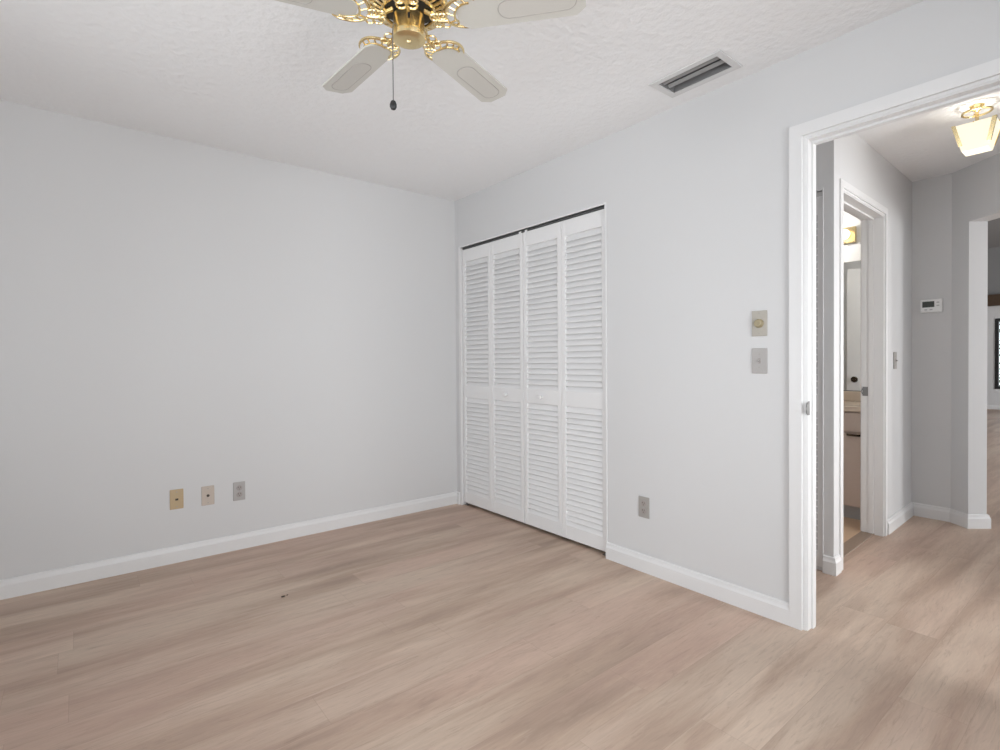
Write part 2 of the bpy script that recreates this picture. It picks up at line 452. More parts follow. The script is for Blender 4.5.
# door trim built in a local frame: x along the wall, -y towards the viewer, opening x0..x1
def door_trim(name, loc, rz, x0, x1, z1, thick, cw=0.062, stop=True, both=True, face=0.017):
    bm = B()
    # casing profile: flat band, thinner stepped inner edge
    def casing(y0, sgn):
        ya = lambda d: (y0 - sgn * d)
        def bx(a0, a1, d, c0, c1):
            lo, hi = sorted((ya(0), ya(d)))
            bm_box(bm, a0, a1, lo, hi, c0, c1)
        o = 0.006
        bx(x0 - o - cw, x0 - o - 0.012, face, 0, z1 + o + cw)
        bx(x0 - o - 0.012, x0 - o, face * 0.25, 0, z1 + o)
        bx(x1 + o + 0.012, x1 + o + cw, face, 0, z1 + o + cw)
        bx(x1 + o, x1 + o + 0.012, face * 0.25, 0, z1 + o)
        bx(x0 - o - 0.012, x1 + o + 0.012, face, z1 + o + 0.012, z1 + o + cw)
        bx(x0 - o - 0.012, x1 + o + 0.012, face * 0.25, z1 + o, z1 + o + 0.012)
    casing(0, 1)
    if both: casing(thick, -1)
    # jamb boards lining the opening
    bm_box(bm, x0 - 0.02, x0, 0, thick, 0, z1 + 0.02)
    bm_box(bm, x1, x1 + 0.02, 0, thick, 0, z1 + 0.02)
    bm_box(bm, x0, x1, 0, thick, z1, z1 + 0.02)
    if stop:
        s0, s1 = stop
        bm_box(bm, x0, x0 + 0.007, s0, s1, 0, z1)
        bm_box(bm, x1 - 0.007, x1, s0, s1, 0, z1)
        bm_box(bm, x0 + 0.007, x1 - 0.007, s0, s1, z1 - 0.010, z1)
    return struct(name, bm, M['trim'], loc, rz)
# bedroom doorway: local x runs towards -Y, local -y towards -X
tr = door_trim('trim_1', (XB, DY1, 0), -math.pi / 2, 0.0, DY1 - DY0, DH, XB2 - XB, stop=(0.036, 0.064))
tr['label'] = 'white casing around the open bedroom doorway'
bm = B(); bm_box(bm, -0.0002, 0.0018, 0.003, 0.016, 0.912, 0.972, 0.0006)
sp = [bm]
o = obj('strike_plate', bm, M['steel'], tr)
bm = B(); bm_prism(bm, [(0.006, 0.914)] + [(-0.004 - 0.017 * math.cos(math.radians(t)), 0.941 + 0.027 * math.sin(math.radians(t))) for t in range(-90, 91, 15)] + [(0.006, 0.968)], 'X', 0.0, 0.0022)
obj('strike_lip', bm, M['steel'], o)

# ------------------------------------------------------------------ bedroom closet: lining, track, louvered bifold doors
bm = B()
slab(bm, CY0 - 0.12, YA, 0, H, 3.04, XS - 0.02, [], 'YZ')
struct('wall_closet_back', bm, M['wall'])
bm = B(); bm_box(bm, XB2, 3.04, CY0 - 0.12, CY0 - 0.05, 0, H)
struct('wall_closet_side', bm, M['wall'])
bm = B()
bm_box(bm, XB - 0.004, XB2, CY1 - 0.014, CY1 + 0.012, 0, CH)
bm_box(bm, XB - 0.004, XB2, CY0 - 0.004, CY0 + 0.006, 0, CH)
bm_box(bm, XB - 0.003, XB2, CY0 - 0.004, CY1 + 0.012, CH, CH + 0.012)
struct('trim_2', bm, M['trim'], label='white lining around the closet opening')
bm = B(); bm_box(bm, XB + 0.018, XB + 0.046, CY0 + 0.006, CY1 - 0.014, CH - 0.012, CH)
struct('trim_3', bm, M['track'], label='dark overhead track of the closet doors')

DX = XB + 0.014          # front face of the closed doors
DT = 0.028
yA, yB = CY1 - 0.018, CY0 + 0.010
PWD = (yA - yB) / 4
def louver_panel(root, x0, x1, z0, z1, mid0, mid1, t=DT, st=0.033, n_up=27, n_lo=22, rail_b=0.085, rail_t=0.098, mat=None):
    """local frame: x along door, front face y=0, back y=t"""
    mat = mat or M['louver']
    bm = B()
    bm_box(bm, x0, x0 + st, 0, t, z0, z1, 0.002)
    bm_box(bm, x1 - st, x1, 0, t, z0, z1, 0.002)
    bm_box(bm, x0 + st, x1 - st, 0.001, t, z0, z0 + rail_b, 0.0015)
    bm_box(bm, x0 + st, x1 - st, 0.001, t, z1 - rail_t, z1, 0.0015)
    bm_box(bm, x0 + st, x1 - st, 0.001, t, mid0, mid1, 0.0015)
    f = obj('door_panel', bm, mat, root)
    for lo, hi, n in ((z0 + rail_b, mid0, n_lo), (mid1, z1 - rail_t, n_up)):
        bm = B(); pit = (hi - lo) / n
        for k in range(n):
            zc = lo + (k + 0.5) * pit
            # tilted slat: front edge low, back edge high
            dy, dz = t * 0.40, pit * 0.62
            c = Vector((0, t * 0.5, zc)); d = Vector((0, dy, dz)).normalized(); nrm = Vector((0, -d.z, d.y)); th = 0.0032
            hl = math.hypot(dy, dz)
            q = [c - d * hl - nrm * th * 0.6, c - d * (hl + th * 0.5), c - d * hl + nrm * th, c + d * hl + nrm * th, c + d * (hl + th * 0.5), c + d * hl - nrm * th * 0.6]
            bm_prism(bm, [(p.y, p.z) for p in q], 'X', x0 + st - 0.004, x1 - st + 0.004)
        obj('louver_slats', bm, mat, f)
    return f
def bifold(label, y_left, y_right, knob_panel):
    # local x runs towards -Y (to the right in the room), -y towards the room
    root = thing('bifold_closet_door', label, 'closet door', (DX, y_left, 0), -math.pi / 2, 'louvered bifold doors of the bedroom closet')
    w = (y_left - y_right); g = 0.0012
    z0, z1 = 0.024, 2.035
    pan = []
    pan.append(louver_panel(root, g, w / 2 - g, z0, z1, 0.862, 0.957))
    pan.append(louver_panel(root, w / 2 + g, w - g, z0, z1, 0.862, 0.957))
    kx = w * 0.75 if knob_panel == 1 else w * 0.25
    bm = B(); bm_lathe(bm, [(0.006, 0.001), (0.006, -0.012), (0.013, -0.017), (0.0155, -0.023), (0.013, -0.029), (0.006, -0.032)], 18, (kx, 0, 0.908), 'Y')
    obj('knob', bm, M['louver'], root, True)
    bm = B()
    px = w - 0.03 if knob_panel == 1 else 0.03
    bm_box(bm, px - 0.012, px + 0.012, 0.001, 0.003, z1 - 0.001, z1 + 0.013)
    bm_tube(bm, [(px, 0.013, z1 + 0.004), (px, 0.013, CH - 0.012)], 0.005, 8)
    obj('guide_pin', bm, M['white_plastic'], root)
    ex = 0.022 if knob_panel == 1 else w - 0.022
    bm = B(); bm_box(bm, ex - 0.018, ex + 0.018, 0.004, 0.024, 0.0, 0.004)
    bm_tube(bm, [(ex, 0.014, 0.002), (ex, 0.014, z0)], 0.006, 8)
    obj('floor_pivot', bm, M['steel'], root)
ymid = (yA + yB) / 2
bifold('left pair of white louvered bifold closet doors, beside the room corner', yA, ymid + 0.0012, 1)
bifold('right pair of white louvered bifold closet doors, nearer the wall switches', ymid - 0.0012, yB, 0)

# ------------------------------------------------------------------ hall beyond the doorway
# wall holding the hall linen closet (faces the bedroom)
bm = B(); slab(bm, 1.058, 2.9, 0, H, XS, XS + 0.09, [(1.108, 1.482, -1, 2.055)], 'YZ')
struct('wall_hall_closet', bm, M['wall'])
bm = B(); bm_box(bm, XB2, XS, 1.866 + 0.03, 1.93, 0, H)
struct('wall_hall_end', bm, M['wall'])
bm = B(); bm_box(bm, XS + 0.09, XS + 0.14, 1.16, 2.9, 0, H)
struct('wall_hall_closet_back', bm, M['wall'])
bm = B(); bm_box(bm, XS - 0.004, XS + 0.09, 1.108, 1.112, 0, 2.055); bm_box(bm, XS - 0.003, XS + 0.09, 1.108, 1.482, 2.055, 2.068)
struct('trim_4', bm, M['wall'])
bm = B(); bm_box(bm, XS + 0.02, XS + 0.05, 1.114, 1.482, 2.043, 2.055)
struct('trim_5', bm, M['dark'], label='dark track above the hall closet door')
r = thing('bifold_closet_door', 'narrow strip of louvered hall closet door seen through the bedroom doorway', 'closet door', (XS + 0.012, 1.478, 0), -math.pi / 2)
louver_panel(r, 0.0, 0.181, 0.018, 2.028, 0.862, 0.957, st=0.026)
louver_panel(r, 0.184, 0.364, 0.018, 2.028, 0.862, 0.957, st=0.026)

# bathroom wall in its own frame (x along the wall, -y towards the hall)
BX0, BX1, BH, BT = 0.118, 0.900, 2.060, 0.12
bm = B(); slab(bm, 0, 1.64, 0, H, 0, BT, [(BX0 - 0.02, BX1 + 0.02, -1, BH + 0.02)], 'XZ')
struct('wall_bathroom', bm, M['wall'], (CO[0], CO[1], 0), CA)
tb = door_trim('trim_6', (CO[0], CO[1], 0), CA, BX0, BX1, BH, BT, cw=0.052, stop=(0.052, 0.080), both=True, face=0.010)
tb['label'] = 'white casing around the bathroom doorway'
bm = B(); bm_box(bm, BX1 - 0.002, BX1 + 0.0003, 0.084, 0.114, 0.905, 0.965, 0.0006)
bm_tube(bm, [(BX1 - 0.003, 0.110, 0.912), (BX1 - 0.006, 0.121, 0.935), (BX1 - 0.003, 0.110, 0.958)], 0.003, 6)
obj('strike_plate', bm, M['steel'], tb)
# thermostat wall and the angled wall with the opening to the living room
bm = B(); slab(bm, 0.880, 4.2, 0, H, XT, XT + 0.11, [], 'YZ')
struct('wall_hall_right', bm, M['wall'])
bm = B(); slab(bm, 0, 1.75, 0, 3.9, 0, 0.124, [(0.137, 1.20, -1, 2.068)], 'XZ')
o = struct('wall_angled', bm, M['wall'], P0, A45)
# local +y of this frame must point away from the hall
bm = B(); slab(bm, XB2, 3.75, 0, H, -0.42, -0.30, [(2.51, 3.31, -1, 2.06)], 'XZ')  # unseen hall wall; its doorway is added to let the fill light in
struct('wall_hall_near', bm, M['wall'])
# unseen shallow room and window, added to house the hall fill light
bm = B(); slab(bm, XB2 - 0.09, 3.85, 0, H, -1.27, -1.15, [(2.50, 3.45, 0.45, 2.15)], 'XZ')
struct('wall_added_room', bm, M['wall'])
bm = B(); bm_box(bm, XB2 - 0.09, XB2, -1.15, YF - 0.12, 0, H)
struct('wall_added_room_left', bm, M['wall'])
bm = B(); bm_box(bm, 3.75, 3.85, -1.15, -0.42, 0, H)
struct('wall_added_room_right', bm, M['wall'])
window('window_added', 2.50, 3.45, 0.45, 2.15, -1.15, -1.27, 'XZ')

pA = CW(BX1 + 0.066, 0); pK = Vector((XT, CW(1.63, 0).y, 0))
P1 = P0 + D1 * 0.137
P2 = P1 - N1 * 0.124
bm = B(); baseboard_run(bm, [(pA.x, pA.y), (pK.x, pK.y), (P0.x, P0.y), (P1.x, P1.y), (P2.x, P2.y), (P2.x + 0.09 * 0.64, P2.y + 0.09 * 0.768)], -1)
struct('baseboard_hall', bm, M['trim'])
pL = CW(BX0 - 0.066, 0)
bm = B(); baseboard_run(bm, [(XS, 1.106), (CO[0] - 0.017, CO[1]), (pL.x, pL.y)], -1)
struct('baseboard_hall_closet', bm, M['trim'])

# ------------------------------------------------------------------ bathroom
bm = B(); bm_box(bm, 3.30, XT, 1.16, 3.3, -0.05, 0.004)
bmT = bm
# floor tile starts on the bathroom side of its doorway
bm.free(); bm = B()
q = [CW(0.10, 0.115), CW(0.92, 0.115), CW(0.92, 0.13), Vector((XT, 1.235, 0)), Vector((XT, 3.3, 0)), Vector((XS + 0.14, 3.3, 0)), Vector((XS + 0.14, 1.2, 0)), CW(0.10, 0.13)]
bm_prism(bm, [(p.x, p.y) for p in q], 'Z', -0.02, 0.005)
struct('floor_bathroom', bm, M['tile'])
bm = B(); bm_box(bm, BX0, BX1, 0.046, 0.122, 0.0, 0.007, 0.002)
struct('trim_7', bm, M['threshold'], (CO[0], CO[1], 0), CA, label='brown threshold strip in the bathroom doorway')
bm = B(); bm_box(bm, XS + 0.14, XT, 3.1, 3.2, 0, H)
struct('wall_bathroom_far', bm, M['wall'])

v = thing('vanity_cabinet', 'beige bathroom vanity cabinet seen through the narrow doorway', 'cabinet', (4.265, 2.55, 0), -math.pi / 2)
Lv = 2.55 - 1.262
bm = B()
bm_box(bm, 0, Lv, 0.02, 0.50, 0.10, 0.775, 0.001)
obj('cabinet_body', bm, M['vanity'], v)
bm = B(); bm_box(bm, 0.0, Lv, 0.055, 0.49, 0.0, 0.10)
obj('toe_kick', bm, M['toekick'], v)
nd = 3
for k in range(nd):
    a = Lv * k / nd + 0.004; b = Lv * (k + 1) / nd - 0.004
    bm = B(); bm_box(bm, a, b, 0.0, 0.0195, 0.634, 0.768, 0.003)
    d = obj('drawer', bm, M['vanity'], v)
    bm = B(); bm_box(bm, a, b, 0.0, 0.0195, 0.105, 0.620, 0.003)
    d2 = obj('door', bm, M['vanity'], v)
    bm = B(); m_ = b - 0.052
    bm_tube(bm, [(m_ - 0.040, 0.002, 0.612), (m_ - 0.036, -0.014, 0.612), (m_ + 0.036, -0.014, 0.612), (m_ + 0.040, 0.002, 0.612)], 0.0075, 8)
    obj('handle', bm, M['knob_dark'], d2, True)
ct = thing('vanity_countertop', 'cream marble countertop with backsplash on the beige vanity', 'countertop', (4.245, 2.56, 0.776), -math.pi / 2)
Lc = 2.56 - 1.250
bm = B(); bm_box(bm, 0, Lc, 0, XT - 4.247, 0, 0.040, 0.006)
obj('slab', bm, M['counter'], ct)
bm = B(); bm_box(bm, 0, Lc, XT - 4.247 - 0.020, XT - 4.247, 0.0405, 0.118, 0.004)
obj('backsplash', bm, M['counter'], ct)
mi = thing('wall_mirror', 'frameless mirror above the bathroom countertop', 'mirror', (XT, 2.5, 0.897), -math.pi / 2)
bm = B(); bm_box(bm, 0, 1.22, -0.006, -0.001, 0, 1.02, 0.001)
obj('mirror_glass', bm, M['mirror'], mi)
bm = B(); bm_box(bm, 0, 1.22, -0.009, -0.0005, -0.006, 0.004)
obj('mirror_channel', bm, M['steel'], mi)
lb = thing('vanity_light', 'brass bathroom vanity light bar with round glowing bulbs above mirror', 'wall light', (XT, 2.35, 2.06), -math.pi / 2)
bm = B(); bm_box(bm, 0, 0.895, -0.030, -0.0005, 0, 0.125, 0.004)
obj('backplate', bm, M['brass'], lb)
for k in range(5):
    cx = 0.835 - 0.185 * k
    bm = B(); bm_lathe(bm, [(0.022, -0.030), (0.024, -0.045), (0.020, -0.050)], 20, (cx, 0, 0.062), 'Y')
    s_ = obj('socket', bm, M['brass'], lb, True)
    bm = B(); bm_sphere(bm, (cx, -0.088, 0.062), 0.042, 20, 12)
    obj('bulb', bm, M['bulb_glow'], s_, True)
point_light('vanity_lamp_light', (XT - 0.25, 1.75, 2.12), 10, (1.0, 0.96, 0.90), 0.05)

# bathroom door, swung open into the bathroom (seen in the mirror)
hp = CW(BX0 + 0.004, BT + 0.004)
dr = frame('door_1', (hp.x, hp.y, 0), math.radians(70), 'white bathroom door swung open, visible in the mirror')
bm = B(); bm_box(bm, 0.0, 0.775, 0.0, 0.035, 0.012, 2.045, 0.002)
obj('door_leaf', bm, M['trim'], dr)
bm = B()
for sg, yy in ((-1, 0.0), (1, 0.035)):
    bm_lathe(bm, [(0.030, yy), (0.030, yy + sg * 0.006), (0.012, yy + sg * 0.010), (0.012, yy + sg * 0.032), (0.024, yy + sg * 0.040), (0.029, yy + sg * 0.052), (0.024, yy + sg * 0.064), (0.008, yy + sg * 0.068)], 24, (0.715, 0, 0.945), 'Y')
obj('door_knob', bm, M['knob_dark'], dr, True)

# ------------------------------------------------------------------ living room beyond the opening
XF = 16.0
bm = B(); slab(bm, -4.2, 5.2, 0, 2.36, XF, XF + 0.2, [(0.0, 2.20, 0.46, 2.03)], 'YZ')
struct('wall_living_far', bm, M['wall'])
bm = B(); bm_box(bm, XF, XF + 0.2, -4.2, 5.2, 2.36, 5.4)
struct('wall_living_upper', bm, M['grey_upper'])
bm = B(); bm_box(bm, XF - 0.14, XF - 0.001, -4.19, 5.19, 2.31, 2.56, 0.01)
struct('trim_8', bm, M['beam'], label='dark stained wood beam across the living room wall')
bm = B(); baseboard_run(bm, [(XF, 5.19), (XF, -4.19)], -1)
struct('baseboard_living', bm, M['trim'])
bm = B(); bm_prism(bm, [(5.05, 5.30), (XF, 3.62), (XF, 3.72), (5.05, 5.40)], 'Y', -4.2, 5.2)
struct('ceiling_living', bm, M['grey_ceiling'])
bm = B(); bm_box(bm, 4.885, XF, 5.0, 5.2, 0, 5.4)
struct('wall_living_left', bm, M['wall'])
bm = B(); slab(bm, 4.885, XF, 0, 5.4, -4.2, -4.0, [(6.5, 8.5, 0.05, 2.2), (10.5, 12.5, 0.05, 2.2)], 'XZ')
struct('wall_living_right', bm, M['wall'])
bm = B(); slab(bm, 0.880, 5.0, 2.44, 5.4, 4.885, 4.985, [], 'YZ'); slab(bm, 2.5, 5.0, 0, 2.44, 4.885, 4.985, [], 'YZ')
struct('wall_living_near', bm, M['wall'])
wl = frame('window_3', (0, 0, 0), 0, 'tall black framed window on the far living room wall')
bm = B(); a, b, z0, z1 = 0.0, 2.20, 0.46, 2.03; w = 0.06
for (y0, y1, c0, c1) in ((a, a + w, z0, z1), (b - w, b, z0, z1), (a + w, b - w, z0, z0 + w), (a + w, b - w, z1 - w, z1), ((a + b) / 2 - 0.03, (a + b) / 2 + 0.03, z0 + w, z1 - w)):
    bm_box(bm, XF - 0.02, XF + 0.10, y0, y1, c0, c1)
obj('window_frame', bm, M['black_frame'], wl)
bm = B(); bm_box(bm, XF + 0.04, XF + 0.046, a + w, b - w, z0 + w, z1 - w)
obj('window_pane', bm, M['glass'], wl)
# garden outside that window
bm = B(); bm_box(bm, 17.0, 24, -8, 10, -0.4, -0.1)
struct('ground', bm, M['ground'])
def shrub(x, y, h, rad, label):
    root = thing('garden_shrub', label, 'shrub', (x, y, -0.1))
    bm = B(); bm_tube(bm, [(0, 0, 0), (0.03, 0.02, h * 0.4), (-0.02, 0.03, h * 0.8)], [0.05, 0.035, 0.012], 7)
    obj('stem', bm, M['beam'], root)
    bm = B()
    for k in range(420):
        a_ = random.uniform(0, 6.283); rr = rad * math.sqrt(random.random()); zz = random.uniform(0.1, 1.0)
        rr *= 0.55 + 0.9 * math.sin(min(1, zz) * 2.6)
        c = Vector((rr * math.cos(a_), rr * math.sin(a_), zz * h))
        d = Vector((random.gauss(0, 1), random.gauss(0, 1), random.gauss(0, 1))).normalized() * 0.07
        e = d.orthogonal().normalized() * 0.035
        bm.faces.new([bm.verts.new(c - d), bm.verts.new(c + e), bm.verts.new(c + d), bm.verts.new(c - e)])
    obj('foliage', bm, M['leaf'], root)
shrub(18.2, 2.1, 2.3, 0.55, 'dark leafy shrub behind the edge of the far living room window')

# ------------------------------------------------------------------ ceiling fan
FX, FY, FZ, FR = 0.818, 1.454, 2.200, 0.542
fan = thing('ceiling_fan', 'brass ceiling fan with off-white blades hanging from the bedroom ceiling', 'ceiling fan', (FX, FY, FZ))
bm = B(); bm_lathe(bm, [(0.105, 0.2395), (0.105, 0.215), (0.095, 0.190), (0.06, 0.175), (0.045, 0.165)], 40)
obj('canopy', bm, M['brass'], fan, True)
bm = B(); bm_lathe(bm, [(0.05, 0.172), (0.100, 0.158), (0.118, 0.140), (0.122, 0.105), (0.118, 0.080), (0.112, 0.073), (0.108, 0.065), (0.102, 0.061)], 48)
mh = obj('motor_housing', bm, M['brass'], fan, True)
bm = B(); bm_lathe(bm, [(0.100, 0.066), (0.100, 0.058), (0.062, 0.049), (0.0, 0.049)], 40)
obj('motor_underside', bm, M['dark'], mh, True)
bm = B()      # pierced brass ring around the lower motor rim
bm_tube(bm, [(0.118 * math.cos(2 * math.pi * k / 60), 0.118 * math.sin(2 * math.pi * k / 60), 0.052) for k in range(60)], 0.0065, 8, True)
bm_tube(bm, [(0.080 * math.cos(2 * math.pi * k / 48), 0.080 * math.sin(2 * math.pi * k / 48), 0.033) for k in range(48)], 0.0055, 8, True)
for k in range(30):
    a = 2 * math.pi * k / 30
    bm_tube(bm, [(0.118 * math.cos(a), 0.118 * math.sin(a), 0.052), (0.106 * math.cos(a + 0.05), 0.106 * math.sin(a + 0.05), 0.042), (0.082 * math.cos(a), 0.082 * math.sin(a), 0.034)], 0.0056, 6)
obj('pierced_ring', bm, M['brass'], mh, True)
bm = B(); bm_lathe(bm, [(0.0, 0.052), (0.070, 0.052), (0.070, 0.036), (0.050, 0.030), (0.0, 0.030)], 36)
obj('flywheel', bm, M['dark'], fan, True)
CUP0, CUP1 = 0.032, -0.055
bm = B(); bm_lathe(bm, [(0.040, CUP0), (0.046, CUP0 - 0.006), (0.0475, CUP0 - 0.014), (0.0490, -0.030), (0.0515, -0.034), (0.0520, -0.044), (0.050, -0.051), (0.042, CUP1), (0.030, CUP1 - 0.0015), (0.009, CUP1 - 0.002), (0.006, CUP1 - 0.006), (0.0, CUP1 - 0.007)], 40)
cup = obj('switch_housing', bm, M['brass'], fan, True)
bm = B(); bm_box(bm, -0.0035, 0.0035, -0.0495, -0.0455, -0.012, 0.004)
for v in bm.verts: v.co = Matrix.Rotation(math.radians(-30), 3, 'Z') @ v.co
obj('reverse_switch', bm, M['dark'], cup)
ca = math.radians(186)
chx, chy = 0.050 * math.cos(ca), 0.050 * math.sin(ca)
bm = B(); bm_tube(bm, [(chx * 0.9, chy * 0.9, -0.020), (chx * 1.15, chy * 1.15, -0.024), (chx * 1.2, chy * 1.2, -0.045), (chx * 1.2, chy * 1.2, -0.262)], 0.0016, 6)
ch = obj('pull_chain', bm, M['steel'], fan)
bm = B(); bm_lathe(bm, [(0.0, -0.258), (0.007, -0.261), (0.0105, -0.270), (0.0105, -0.278), (0.007, -0.285), (0.0, -0.288)], 16, (chx * 1.2, chy * 1.2, 0))
obj('chain_pull', bm, M['dark'], ch, True)

BLADE_R0, BLADE_R1, BW = 0.158, FR, 0.060
def blade_outline(off=0.0):
    r0, r1, w0, w1, c = BLADE_R0 + off, BLADE_R1 - off, BW * 0.90 - off, BW - off, 0.028
    return [(r0 + 0.012, -w0 + 0.012), (r0 + 0.03, -w0), (r1 - c, -w1), (r1, -w1 + c * 0.95), (r1, w1 - c * 0.95), (r1 - c, w1), (r0 + 0.03, w0), (r0 + 0.012, w0 - 0.012), (r0, w0 * 0.5), (r0, -w0 * 0.5)]
def oval(r0, r1, w, n=8):
    pts = []; c = w * 0.95
    for (cx, cy, a0) in ((r1 - c, w - c, 0), (r0 + c, w - c, 90), (r0 + c, -w + c, 180), (r1 - c, -w + c, 270)):
        for k in range(n + 1):
            a = math.radians(a0 + 90 * k / n); pts.append((cx + c * math.cos(a), cy + c * math.sin(a)))
    return pts
def make_blade(ang):
    tilt = Matrix.Rotation(math.radians(-8.2), 4, 'X')
    R = Matrix.Rotation(ang, 4, 'Z') @ tilt
    def put(bm):
        for v in bm.verts: v.co = R @ v.co
    bm = B(); bm_prism(bm, blade_outline(), 'Z', -0.003, 0.003); put(bm)
    b = obj('blade', bm, M['blade'], fan)
    ov = oval(0.285, FR - 0.026, 0.033)
    bm = B(); bm_prism(bm, ov, 'Z', -0.0042, -0.003); put(bm)
    obj('blade_inlay', bm, M['blade_in'], b)
    bm = B(); bm_tube(bm, [(x, y, -0.0036) for x, y in ov], 0.0016, 6, True); put(bm)
    obj('inlay_edge', bm, M['blade_line'], b)
    # ornate brass iron: arm, crescent hugging the blade root, openwork scrolls
    bm = B(); R2 = Matrix.Rotation(ang, 4, 'Z')
    z = -0.010
    bm_tube(bm, [(0.055, 0, 0.032), (0.078, 0, 0.016), (0.100, 0, -0.006), (0.128, 0, z)], [0.010, 0.008, 0.007, 0.006], 8)
    for s in (-1, 1):
        cres = [(0.150 + 0.0 * t, 0, z) for t in ()]
        cres = []
        for k in range(13):
            a = math.radians(180 - s * 0 - k * 10.5) if s > 0 else math.radians(180 + k * 10.5)
            cres.append((0.186 + 0.064 * math.cos(a), 0.066 * math.sin(a), z + 0.004 + 0.012 * s * math.sin(a)))
        bm_tube(bm, cres, [0.0048] * 9 + [0.0044, 0.0038, 0.003, 0.002], 8)
        inn = []
        for k in range(9):
            a = math.radians(180 - s * k * 12.0)
            inn.append((0.200 + 0.050 * math.cos(a), 0.047 * math.sin(a), z + 0.003 + 0.009 * s * math.sin(a)))
        bm_tube(bm, inn, 0.0036, 8)
        for k in (2, 4, 6, 8):
            a = math.radians(180 - s * k * 11.0)
            p = (0.186 + 0.063 * math.cos(a), 0.064 * math.sin(a), z + 0.004 + 0.012 * s * math.sin(a))
            a2 = math.radians(180 - s * (k - 1) * 12.0)
            q_ = (0.200 + 0.050 * math.cos(a2), 0.047 * math.sin(a2), z + 0.003 + 0.009 * s * math.sin(a2))
            bm_tube(bm, [p, q_], 0.003, 6)
        scroll = [(0.092 + 0.016 * math.cos(math.radians(t)), s * (0.016 + 0.015 * math.sin(math.radians(t))), z + 0.006) for t in range(0, 360, 30)]
        bm_tube(bm, scroll, 0.0034, 6, True)
        scroll = [(0.116 + 0.012 * math.cos(math.radians(t)), s * (0.020 + 0.013 * math.sin(math.radians(t))), z + 0.002) for t in range(0, 360, 30)]
        bm_tube(bm, scroll, 0.003, 6, True)
    for v in bm.verts: v.co = R2 @ v.co
    obj('blade_iron', bm, M['brass'], fan, True)
BASE = math.radians(92.75)
for k in range(5):
    make_blade(BASE - k * 2 * math.pi / 5)

# ------------------------------------------------------------------ ceiling air vent
vt = thing('air_vent', 'rectangular grey-slatted air vent in the bedroom ceiling near the door', 'air vent', ((VX0 + VX1) / 2, (VY0 + VY1) / 2, H))
hx, hy = (VX1 - VX0) / 2, (VY1 - VY0) / 2; fl = 0.030
bm = B()
for (a0, a1, b0, b1) in ((-hx - fl, -hx, -hy - fl, hy + fl), (hx, hx + fl, -hy - fl, hy + fl), (-hx, hx, -hy - fl, -hy), (-hx, hx, hy, hy + fl)):
    bm_box(bm, a0, a1, b0, b1, -0.007, -0.0003, 0.0015)
obj('vent_frame', bm, M['vent'], vt)
bm = B()
t = 0.004
bm_box(bm, -hx, -hx + t, -hy, hy, -0.002, 0.16); bm_box(bm, hx - t, hx, -hy, hy, -0.002, 0.16)
bm_box(bm, -hx, hx, -hy, -hy + t, -0.002, 0.16); bm_box(bm, -hx, hx, hy - t, hy, -0.002, 0.16)
bm_box(bm, -hx, hx, -hy, hy, 0.156, 0.16)
obj('duct', bm, M['duct'], vt)
for k, cx in enumerate((-0.036, 0.010)):
    bm = B()
    bm_box(bm, cx - 0.0095, cx + 0.0095, -hy + 0.006, hy - 0.006, 0.006, 0.0085, 0.0, Matrix.Rotation(math.radians(32), 3, 'Y'))
    obj('louver', bm, M['vent_slat'], vt)

